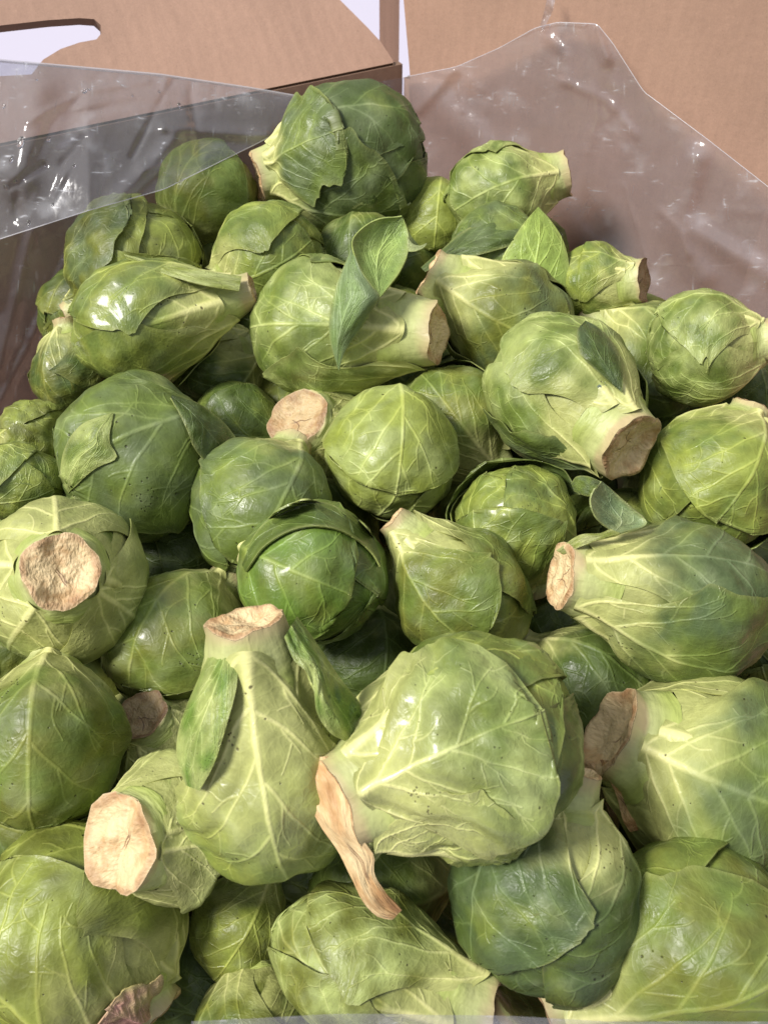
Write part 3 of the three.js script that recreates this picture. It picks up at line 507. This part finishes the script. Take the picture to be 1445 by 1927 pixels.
// a free piece of leaf between two edges, each a row of [px, py, radii in front of the head's centre]; several make one folded leaf
const toPx = (p) => { const q = p.clone().applyMatrix4(camera.matrixWorldInverse); return [W / 2 - q.x / q.z * F, H / 2 + q.y / q.z * F]; };
const px2 = (a, b, u) => { const p = toPx(a), q = toPx(b); return [lerp(p[0], q[0], u), lerp(p[1], q[1], u)]; };
const ray = new THREE.Raycaster();
function hugDepth(key, x, y) {                         // how far in front of the lens plane the surface of that sprout lies there
  ray.set(camera.position, at(x, y, 1).sub(camera.position).normalize());
  const h = ray.intersectObjects(BY[key].root.children.filter((c) => !c.userData.loose), false)[0];
  return h ? -h.point.clone().applyMatrix4(camera.matrixWorldInverse).z : 0;
}
function patchLeaf(key, name, parts, opt = {}) {
  const parent = BY[key].root, inv = parent.matrixWorld.clone().invert(), gs = [], R = BY[key].R;
  parts.forEach((p, pi) => {
    const nu = 16, nv = 26, cv = (e) => new THREE.CatmullRomCurve3(e.map(([x, y, f]) => at(x, y, dd(key, f))), false, 'centripetal'), eL = cv(p.L), eR = cv(p.R), P = [], UV = [], C = [], q = (opt.seed ?? 3) * 1.7 + pi * 5, T = LEAFTEX[(p.tex ?? opt.tex ?? 0) % LEAFTEX.length], view = camera.position.clone().sub(BY[key].pos).normalize(); let last = BY[key].d - 0.8 * R;
    const flip = eR.getPointAt(0.5).sub(eL.getPointAt(0.5)).cross(eL.getPointAt(0.55).sub(eL.getPointAt(0.45))).dot(view) < 0, A = flip ? eR : eL, B = flip ? eL : eR;   // its outer side towards the lens
    for (let j = 0; j <= nv; j++) for (let i = 0; i <= nu; i++) {
      const v = j / nv, u = i / nu, a = A.getPointAt(v), b = B.getPointAt(v), w = cl(a.distanceTo(b) / (0.6 * R)), pt = a.clone().lerp(b, u), uu = (p.u0 ?? 0.2) + ((p.u1 ?? 0.8) - (p.u0 ?? 0.2)) * u, vv = 0.05 + 0.85 * v;
      if (p.hug !== undefined) { const c = px2(a, b, u), hit = hugDepth(key, c[0], c[1]); if (hit) last = hit; const e = Math.min(u, 1 - u, 1 - v, v); pt.copy(at(c[0], c[1], last - R * (p.hug + (p.open ?? 0) * (1 - sst(0, 0.3, p.openR ? (flip ? u : 1 - u) : e))))); }
      const in4 = 4 * u * (1 - u), h = (p.bulge ?? 0.15) * R * w * in4 * Math.sin(Math.PI * cl(0.12 + 0.8 * v)) + (p.rip ?? 0.05) * R * w * fbm(u * 2.5 + q, v * 4, 1.3) * (0.35 + 0.65 * in4) + (p.flat ? 0 : 0.035 * R * sampleT(T.R, uu, vv) * (p.back ? -1 : 1) * w);
      P.push(pt.addScaledVector(view, h).applyMatrix4(inv)); UV.push([uu, vv]);
      const t1 = TONE[p.tone] ?? p.tone, t2 = TONE[p.tone2 ?? p.tone] ?? p.tone2 ?? p.tone, m = sst(-0.4, 0.5, fbm(u * 2 + q, v * 3, 6)), ed = p.flat ? 0 : 0.4 * (1 - sst(0, 0.1, Math.min(u, 1 - u)));
      C.push([0, 1, 2].map((k) => lerp(lerp(t1[k], t2[k], m) / (p.flat ? 1 : MB), PALE[k] * 0.6 / MB, ed)));
    }
    const g = gridGeometry(nu, nv, P, UV, C, p.thick ?? 0.0005); gs.push(g);
  });
  const T = LEAFTEX[(opt.tex ?? 0) % LEAFTEX.length], m = mesh(name, gs.length > 1 ? mergeGeometries(gs) : gs[0], opt.mat ?? T[opt.wet ? 'wet' : 'dry'], parent);
  if (opt.label) m.userData.label = opt.label;
  m.userData.loose = true;
}
const BLUE = [0.15, 0.205, 0.09], LIME = [0.22, 0.30, 0.06], CREAM = [0.62, 0.60, 0.60];
patchLeaf('M2', 'leaf', [
  { L: [[637, 697, 1.0], [621, 642, 1.12], [619, 607, 1.2], [631, 543, 1.28], [649, 496, 1.34], [665, 461, 1.36]], R: [[637, 697, 1.02], [651, 659, 1.18], [678, 621, 1.32], [701, 583, 1.42], [715, 557, 1.48], [704, 543, 1.5], [681, 511, 1.5], [668, 480, 1.44], [665, 461, 1.36]], tone: BLUE, tone2: [0.15, 0.22, 0.07], tex: 1, bulge: 0.2, u0: 0.3, u1: 0.85 },
  { L: [[716, 558, 1.475], [704, 543, 1.495], [681, 511, 1.495], [667, 478, 1.44], [664, 452, 1.36], [683, 429, 1.3], [712, 413, 1.2], [756, 408, 1.05]], R: [[716, 558, 1.475], [732, 538, 1.38], [752, 511, 1.24], [767, 476, 1.1], [768, 440, 1.0], [758, 408, 1.02]], tone: [0.22, 0.295, 0.075], tone2: [0.19, 0.27, 0.07], tex: 3, bulge: -0.2, u0: 0.2, u1: 0.8 },
  { L: [[766, 444, 1.02], [776, 458, 1.06], [790, 462, 1.1], [803, 457, 1.12]], R: [[766, 473, 1.08], [780, 473, 1.12], [795, 467, 1.14], [803, 459, 1.12]], tone: [0.33, 0.38, 0.16], bulge: 0.05, tex: 2 }],
  { tex: 1, seed: 4, label: 'loose leaf folded over itself, blue-green below and bright above' });
patchLeaf('T7', 'leaf', [{ L: [[1000, 565, 1.0], [960, 522, 1.12], [943, 493, 1.16], [962, 455, 1.2], [985, 420, 1.1], [1012, 389, 0.95]], R: [[1010, 565, 1.0], [1042, 556, 1.06], [1062, 545, 1.08], [1070, 500, 1.08], [1058, 450, 1.05], [1036, 415, 1.0], [1013, 389, 0.95]], tone: LIME, tone2: [0.23, 0.31, 0.06], tex: 3, bulge: 0.12 }], { tex: 3, seed: 6, label: 'bright yellow-green leaf standing upright' });
patchLeaf('T7', 'leaf', [{ L: [[792, 503, 0.9], [830, 470, 0.9], [880, 430, 0.75], [950, 407, 0.7], [990, 413, 0.7]], R: [[800, 512, 1.05], [850, 492, 1.2], [900, 480, 1.25], [950, 466, 1.2], [985, 455, 1.1]], tone: 'grey', tone2: 'dark', tex: 5, bulge: 0.15, rip: 0.16 }], { tex: 5, seed: 8, label: 'wilted dark crumpled leaf' });
patchLeaf('O3', 'leaf', [
  { L: [[1046, 1036, 0.35], [1092, 1006, 0.6], [1129, 1003, 0.66], [1148, 995, 0.7]], R: [[1060, 1044, 0.4], [1085, 1032, 0.66], [1130, 1014, 0.72], [1166, 1003, 0.76]], tone: [0.34, 0.36, 0.14], tone2: 'yellow', bulge: 0.08, tex: 2, thick: 0.0012 },
  { L: [[1146, 997, 0.7], [1119, 970, 0.84], [1111, 942, 0.88], [1118, 922, 0.82], [1132, 906, 0.7]], R: [[1168, 1002, 0.74], [1217, 984, 0.6], [1186, 955, 0.55], [1160, 931, 0.58], [1134, 907, 0.68]], tone: BLUE, tone2: [0.20, 0.24, 0.10], bulge: -0.18, tex: 5 },
  { L: [[1133, 907, 0.69], [1105, 896, 0.6], [1084, 897, 0.5], [1074, 910, 0.45]], R: [[1133, 908, 0.69], [1119, 923, 0.8], [1108, 934, 0.7], [1080, 925, 0.5]], tone: 'grey', tone2: 'mid', bulge: 0.12, tex: 4 }],
  { tex: 5, seed: 9, label: 'outer leaf on a pale stalk, its blade curled up' });
patchLeaf('M4', 'leaf', [{ L: [[1150, 722, 1.12], [1116, 692, 1.12], [1092, 668, 1.08], [1085, 640, 0.98], [1086, 620, 0.86], [1100, 604, 0.72]], R: [[1170, 738, 1.0], [1172, 700, 0.98], [1156, 652, 0.9], [1126, 616, 0.78], [1101, 603, 0.7]], tone: 'dark', tone2: 'blue', hug: 0.05, open: 0.03, bulge: 0.10, rip: 0.06, tex: 4 },
  { L: [[1104, 708, 1.06], [1112, 735, 1.12], [1131, 756, 1.12]], R: [[1122, 702, 1.08], [1145, 716, 1.12], [1158, 738, 1.08]], tone: [0.16, 0.20, 0.14], bulge: 0.04, tex: 0 }], { tex: 4, seed: 10, label: 'dark torn leaf lying along the top' });
patchLeaf('P2', 'leaf', [{ L: [[414, 1190, 0.62], [372, 1280, 0.72], [336, 1375, 0.66], [333, 1430, 0.7], [350, 1478, 0.8]], R: [[450, 1240, 0.98], [444, 1300, 1.16], [422, 1380, 1.22], [402, 1440, 1.16], [376, 1488, 1.0]], tone: 'pale', tone2: 'fresh', bulge: 0.14, tex: 6 }], { tex: 6, seed: 13, label: 'smooth side leaf folded down on the left' });
patchLeaf('P2', 'leaf', [{ L: [[535, 1200, 0.85], [555, 1245, 1.0], [575, 1262, 1.05], [590, 1295, 1.08], [596, 1340, 1.06], [622, 1380, 0.92], [650, 1395, 0.75]], R: [[560, 1160, 0.45], [600, 1215, 0.45], [640, 1275, 0.45], [672, 1315, 0.4], [690, 1350, 0.4]], tone: 'fresh', tone2: 'pale', bulge: 0.2, rip: 0.16, tex: 4 }], { tex: 4, seed: 14, label: 'crumpled side leaf with a frilled margin' });
patchLeaf('N1', 'leaf', [{ L: [[322, 748, 0.72], [348, 800, 0.9], [368, 845, 0.85], [386, 866, 0.72]], R: [[324, 742, 0.55], [372, 758, 0.4], [420, 793, 0.3], [444, 822, 0.25]], tone: 'dark', tone2: 'grey', bulge: 0.14, tex: 2 }], { tex: 2, seed: 17, label: 'dark leaf standing off at the upper right' });
patchLeaf('N1', 'leaf', [{ L: [[212, 776, 0.98], [150, 802, 0.78], [120, 850, 0.6], [115, 900, 0.62], [127, 926, 0.74]], R: [[214, 778, 0.99], [207, 832, 1.17], [221, 860, 1.2], [180, 882, 1.1], [129, 928, 0.76]], tone: 'pale', tone2: 'mid', hug: 0.03, bulge: 0.02, rip: 0.01, tex: 1 }], { tex: 1, seed: 18, label: 'torn pale green leaf piece' });
patchLeaf('O4', 'leaf', [{ L: [[455, 1062, 0.45], [478, 1008, 0.4], [530, 954, 0.3], [590, 941, 0.25], [650, 962, 0.3], [700, 1006, 0.3], [716, 1050, 0.25]], R: [[462, 1076, 0.62], [500, 1026, 0.92], [560, 994, 0.98], [620, 992, 0.98], [668, 1012, 0.88], [702, 1042, 0.66], [716, 1066, 0.45]], tone: 'mid', tone2: 'dark', hug: 0.04, open: 0.07, openR: 1, bulge: 0.03, rip: 0.02, tex: 0, u0: 0.55, u1: 0.85 }], { tex: 0, seed: 19, wet: true, label: 'wet darker leaf lying over the top like a cap' });
patchLeaf('M1', 'leaf', [{ L: [[234, 478, 0.5], [300, 495, 0.62], [380, 508, 0.72], [455, 520, 0.6]], R: [[238, 486, 0.55], [300, 512, 0.8], [380, 536, 0.92], [450, 548, 0.7]], tone: [0.36, 0.40, 0.15], tone2: 'yellow', bulge: 0.06, tex: 6 }], { tex: 6, seed: 20, label: 'pale leaf margin peeling off along the top' });
const peelOpt = (seed) => ({ seed, mat: cutMats[1] });
patchLeaf('P3', 'stem_peel', [{ L: [[546, 1428, 0.42], [550, 1470, 0.5], [584, 1520, 0.56], [606, 1560, 0.58], [636, 1602, 0.58], [661, 1652, 0.56], [685, 1700, 0.5], [712, 1726, 0.46], [738, 1731, 0.44]], R: [[634, 1422, 0.6], [656, 1462, 0.74], [662, 1515, 0.78], [668, 1560, 0.76], [690, 1590, 0.72], [704, 1612, 0.68], [704, 1642, 0.62], [730, 1685, 0.52], [756, 1713, 0.44]], tone: [1.05, 1.06, 1.05], tone2: [0.85, 0.72, 0.6], flat: 1, bulge: 0.05, rip: 0.12, u0: 0.25, u1: 0.8, thick: 0.0012 }], peelOpt(12));
patchLeaf('P3', 'stem_peel', [{ L: [[634, 1424, 0.58], [652, 1478, 0.72], [658, 1530, 0.74], [686, 1582, 0.71], [702, 1618, 0.64]], R: [[655, 1400, 0.3], [710, 1440, 0.45], [760, 1500, 0.5], [758, 1556, 0.5], [735, 1585, 0.5], [706, 1622, 0.64]], tone: [0.42, 0.43, 0.17], tone2: 'pale', bulge: 0.10, rip: 0.05, tex: 2, thick: 0.001 }], { seed: 31, tex: 2, label: 'pale yellowish skin between the peel and the head' });
patchLeaf('Q1', 'stem_peel', [{ L: [[1128, 1430, 0.35], [1142, 1460, 0.40], [1160, 1500, 0.38], [1172, 1545, 0.34], [1185, 1566, 0.32]], R: [[1156, 1432, 0.42], [1170, 1462, 0.45], [1195, 1500, 0.42], [1216, 1540, 0.36], [1212, 1560, 0.33]], tone: [0.62, 0.55, 0.5], tone2: [0.9, 0.75, 0.62], flat: 1, bulge: 0.04, rip: 0.05, u0: 0.3, u1: 0.6, thick: 0.0014 }], peelOpt(15));
// sprouts of the layer below, in the dark of the gaps
{
  const r = rng(77); let k = 0; const made = [];
  for (let lay = 0; lay < 2; lay++) for (let y = 360; y <= 1950; y += 130) for (let x = 40; x <= 1445; x += 140) {
    const px = x + (r() - 0.5) * 90, py = y + (r() - 0.5) * 70, d = dBase(py) + 0.046 + 0.03 * lay + 0.012 * r(), pos = at(px, py, d), R = 0.019 + 0.003 * r();
    let ok = WALLS.every((w) => pos.clone().sub(KP).dot(w.n) > R + 0.004), near = 1;
    for (const n of list) near = Math.min(near, n.pos.distanceTo(pos) - n.R - R);
    for (const q of made) near = Math.min(near, q[0].distanceTo(pos) - q[1] - R);
    if ((px < 170 && py < 780) || py < 450 || (px > 1240 && py < 640)) ok = false;
    if (!ok || near < -0.013) continue;
    made.push([pos, R, r() * 360, -20 - 30 * r(), d]);
  }
  // keep those that show between the sprouts above
  const seen = new Map(), all = [...list.map((n) => [n.pos, n.R * 0.93]), ...made], o = camera.position, dir = V3();
  for (let py = 4; py < H; py += 9) for (let px = 4; px < W; px += 9) {
    dir.copy(at(px, py, 1)).sub(o).normalize(); let best = 1e9, hit = -1;
    all.forEach(([c, R], i) => { const e = c.clone().sub(o), t = e.dot(dir), h2 = R * R - (e.lengthSq() - t * t); if (h2 > 0) { const x = t - Math.sqrt(h2); if (x < best) { best = x; hit = i; } } });
    if (hit >= list.length) seen.set(hit - list.length, (seen.get(hit - list.length) ?? 0) + 1);
  }
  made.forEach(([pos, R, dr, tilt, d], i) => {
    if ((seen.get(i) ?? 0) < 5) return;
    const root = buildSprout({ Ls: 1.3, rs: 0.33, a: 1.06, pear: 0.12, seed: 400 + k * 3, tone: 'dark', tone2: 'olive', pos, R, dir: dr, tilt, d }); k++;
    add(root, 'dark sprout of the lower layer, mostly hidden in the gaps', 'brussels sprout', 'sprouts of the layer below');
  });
  if (globalThis.DEBUG_PILE) console.log('fillers', k);
}

// ---------------------------------------------------------------- the bag
const scuff = dataTex(512, (u, v) => { const n = fbm(u * 6, v * 6, 8.8), s = fbm(u * 40, v * 9, 1.9), k = 0.16 + 0.16 * sst(0.1, 0.9, n) + 0.22 * sst(0.4, 0.9, s); return [k, cl(k, 0, 1), k]; }, false);
const filmTr = dataTex(512, (u, v) => { const n = fbm(u * 7 + 3, v * 7, 5.1), s = fbm(u * 60, v * 7, 2.9), st = Math.pow(1 - Math.abs(N3(u * 9 + 0.6 * N3(u * 4, v * 4, 2), v * 13, 7.7)), 24), s3 = fbm(u * 16, v * 90, 6.1), k = 0.95 - 0.16 * sst(0.1, 1.0, n) - 0.42 * sst(0.55, 1.0, s) * sst(-0.2, 0.5, n) - 0.45 * st * sst(0.0, 0.6, s3) * sst(-0.2, 0.4, n) - 0.10 * sst(0.75, 1.1, s3); return [k, k, k]; }, false);
const filmBump = dataTex(512, (u, v) => { const k = 0.5 + 0.18 * fbm(u * 5, v * 5, 6) + 0.06 * fbm(u * 34, v * 22, 2) + 0.05 * fbm(u * 14, v * 14, 4.4); return [k, k, k]; }, false);
const film = new THREE.MeshPhysicalMaterial({ color: 0xe4e4ea, transmission: 0.95, transmissionMap: filmTr, thickness: 0, roughness: 0.9, roughnessMap: scuff, ior: 1.5, bumpMap: filmBump, bumpScale: 0.0011, side: THREE.DoubleSide });
const polyAt = (pl, t) => { const L = [0]; for (let i = 1; i < pl.length; i++) L.push(L[i - 1] + Math.hypot(pl[i][0] - pl[i - 1][0], pl[i][1] - pl[i - 1][1])); const s = t * L[L.length - 1]; let i = 1; while (i < pl.length - 1 && L[i] < s) i++; const f = cl((s - L[i - 1]) / (L[i] - L[i - 1] || 1)); return [0, 1, 2].map((k) => lerp(pl[i - 1][k] ?? 0, pl[i][k] ?? 0, f)); };
const segDist = (x, y, pl) => { let m = 1e9; for (let i = 0; i + 1 < pl.length; i++) { const dx = pl[i + 1][0] - pl[i][0], dy = pl[i + 1][1] - pl[i][1], t = cl(((x - pl[i][0]) * dx + (y - pl[i][1]) * dy) / (dx * dx + dy * dy)); m = Math.min(m, Math.hypot(x - pl[i][0] - t * dx, y - pl[i][1] - t * dy)); } return m; };
function filmSheet(parent, wall, top, bot, folds, off, nu = 90, nv = 60, seed = 1) {   // top and bot: [px, py, metres in front of the wall]
  const r = rng(seed * 991), creases = [], xs = top.map((p) => p[0]), ys = [...top, ...bot].map((p) => p[1]), x0 = Math.min(...xs), x1 = Math.max(...xs), y0 = Math.min(...ys), y1 = Math.max(...ys);
  for (let k = 0; k < 26; k++) { const x = lerp(x0, x1, r()), y = lerp(y0, y1, r()), a = (wall === WALLS[1] ? 0.7 : -0.9) + (r() - 0.5) * 1.8, l = 60 + 240 * r() ** 2; creases.push({ l: [[x, y], [x + Math.cos(a) * l * 0.5 + 12 * r(), y + Math.sin(a) * l * 0.5], [x + Math.cos(a + 0.2) * l, y + Math.sin(a + 0.2) * l]], w: 5 + 7 * r(), h: (r() < 0.5 ? 1 : -1) * (0.0009 + 0.0016 * r()) }); }
  const P = [], UV = [], C = [];
  for (let j = 0; j <= nv; j++) for (let i = 0; i <= nu; i++) {
    const a = polyAt(top, i / nu), b = polyAt(bot, i / nu), v = j / nv, x = lerp(a[0], b[0], v), y = lerp(a[1], b[1], v);
    let h = lerp(a[2], b[2], off(v)) + 0.0018 * fbm(x / 220 + seed, y / 220, 1.5);
    for (const f of creases) h += f.h * (0.4 + Math.abs(N3(x / 90, y / 90, f.w))) * Math.exp(-((segDist(x, y, f.l) / f.w) ** 2));
    for (const f of folds) h += f.h * Math.exp(-((segDist(x, y, f.l) / f.w) ** 2));
    P.push(at(x, y, wallDepth(x, y, wall) - Math.max(0.0015, h))); UV.push([x / 500, y / 500]); C.push([1, 1, 1]);
  }
  const g = gridGeometry(nu, nv, P, UV, C); g.deleteAttribute('color');
  return mesh('film', g, film, parent);
}
{
  const bag = new THREE.Group(); bag.name = numbered('plastic_bag');
  const [A, B] = WALLS;
  filmSheet(bag, A, [[-60, 108, 0.012], [0, 115, 0.012], [300, 142, 0.010], [600, 190, 0.008], [690, 158, 0.006], [757, 146, 0.004]], [[-60, 1000, 0.03], [200, 820, 0.012], [500, 560, 0.008], [757, 520, 0.004]],
    [{ l: [[62, 440], [0, 700]], w: 14, h: 0.003 }, { l: [[170, 395], [60, 640], [0, 760]], w: 10, h: 0.0025 }, { l: [[330, 300], [220, 400]], w: 12, h: 0.003 }], (v) => v, 180, 120, 1);
  filmSheet(bag, A, [[-60, 107, 0.0125], [0, 114, 0.0125], [300, 141, 0.0105], [470, 166, 0.0095], [606, 190, 0.0085]], [[-60, 470, 0.034], [0, 450, 0.050], [168, 396, 0.076], [310, 356, 0.066], [480, 272, 0.040], [606, 208, 0.014]],
    [{ l: [[310, 240], [500, 255]], w: 12, h: 0.003 }, { l: [[330, 260], [210, 390]], w: 16, h: 0.003 }, { l: [[70, 170], [30, 330]], w: 46, h: 0.010 }, { l: [[180, 200], [330, 240]], w: 40, h: 0.003 }], (v) => Math.pow(v, 0.8), 180, 80, 2);
  filmSheet(bag, B, [[757, 146, 0.004], [858, 126, 0.008], [940, 90, 0.008], [1008, 52, 0.008], [1050, 42, 0.008], [1122, 45, 0.010], [1150, 78, 0.010], [1210, 172, 0.010], [1330, 262, 0.012], [1445, 352, 0.012], [1520, 412, 0.012]],
    [[757, 480, 0.006], [900, 560, 0.012], [1060, 680, 0.014], [1250, 780, 0.016], [1400, 860, 0.02], [1540, 940, 0.02]],
    [{ l: [[852, 132], [788, 206]], w: 12, h: 0.0035 }, { l: [[800, 180], [940, 300], [1110, 470], [1290, 625]], w: 34, h: 0.006 }, { l: [[1308, 300], [1270, 430], [1320, 520]], w: 26, h: 0.006 }, { l: [[1300, 430], [1445, 520]], w: 20, h: 0.004 }, { l: [[1120, 50], [1140, 110]], w: 12, h: 0.004 }], (v) => v, 220, 150, 3);
  filmSheet(bag, B, [[1016, 48, 0.009], [1024, 20, 0.009], [1032, -20, 0.010]], [[1020, 60, 0.009], [1040, 20, 0.009], [1048, -20, 0.010]], [], (v) => v, 20, 6, 4);
  // drops of water clinging to the turned-in film
  bag.updateMatrixWorld(true);
  const drops = [], rd = rng(5), sheet = bag.children[1];
  for (const [x, y, r] of [[22, 300, 4.5], [40, 268, 7], [12, 352, 4], [30, 342, 3], [92, 262, 4], [160, 172, 4], [168, 168, 3], [338, 198, 3.5], [340, 206, 2.5], [55, 420, 4], [140, 312, 3], [100, 385, 2.5], [8, 200, 3], [70, 150, 2.5], [215, 300, 2.2], [250, 180, 2.2], [300, 172, 2.5]]) {
    ray.set(camera.position, at(x, y, 1).sub(camera.position).normalize());
    const h = ray.intersectObject(sheet, false)[0]; if (!h) continue;
    const R = r * 0.42 / F, g = new THREE.SphereGeometry(R, 14, 10); g.scale(1, 1.1 + 0.5 * rd(), 0.45);
    const q = new THREE.Quaternion().setFromUnitVectors(V3(0, 0, 1), h.face.normal.dot(ray.ray.direction) < 0 ? h.face.normal : h.face.normal.clone().negate());
    g.applyQuaternion(q); g.translate(h.point.x, h.point.y, h.point.z); drops.push(g);
  }
  mesh('water_drops', mergeGeometries(drops), new THREE.MeshPhysicalMaterial({ color: 0xffffff, roughness: 0.03, transmission: 1, thickness: 0.002, ior: 1.33 }), bag).userData.kind = 'stuff';
  const edge = new THREE.MeshPhysicalMaterial({ color: 0xf4f2f6, roughness: 0.25, transmission: 0.6, thickness: 0 });
  const hem = (pl, wall, r, n = 60) => mesh('film_edge', new THREE.TubeGeometry(new THREE.CatmullRomCurve3(Array.from({ length: n + 1 }, (_, i) => { const a = polyAt(pl, i / n); return at(a[0], a[1], wallDepth(a[0], a[1], wall) - a[2] - 0.0003); })), n * 2, r, 6), edge, bag);
  hem([[-60, 107, 0.0125], [0, 114, 0.0125], [300, 141, 0.0105], [470, 166, 0.0095], [606, 190, 0.0085]], A, 0.0006);
  hem([[-60, 470, 0.034], [0, 450, 0.050], [168, 396, 0.076], [310, 356, 0.066], [480, 272, 0.040], [606, 208, 0.014]], A, 0.00018);
  hem([[757, 146, 0.004], [858, 126, 0.008], [940, 90, 0.008], [1008, 52, 0.008], [1050, 42, 0.008], [1122, 45, 0.010], [1150, 78, 0.010], [1210, 172, 0.010], [1330, 262, 0.012], [1445, 352, 0.012], [1520, 412, 0.012]], B, 0.00016);
  const FP = [], FU = [], FC = [];                     // the near side of the bag, below the lens
  for (let j = 0; j <= 12; j++) for (let i = 0; i <= 40; i++) { const x = lerp(360, 1560, i / 40), p = at(x, 1922 - 14 * Math.sin(Math.PI * Math.min(1, i / 26)) + 3 * N3(i / 6, 1, 2), 0.205); p.y -= j / 12 * 0.09; p.z += 0.004 * Math.sin(j / 3) + j * 0.002; FP.push(p); FU.push([x / 500, j / 6]); FC.push([1, 1, 1]); }
  const fg = gridGeometry(40, 12, FP, FU, FC); fg.deleteAttribute('color'); mesh('film', fg, film, bag);
  add(bag, 'clear plastic bag lining the box around the sprouts', 'plastic bag');
}
scene.traverse((m) => { delete m.userData.loose; });
renderer.render(scene, camera);
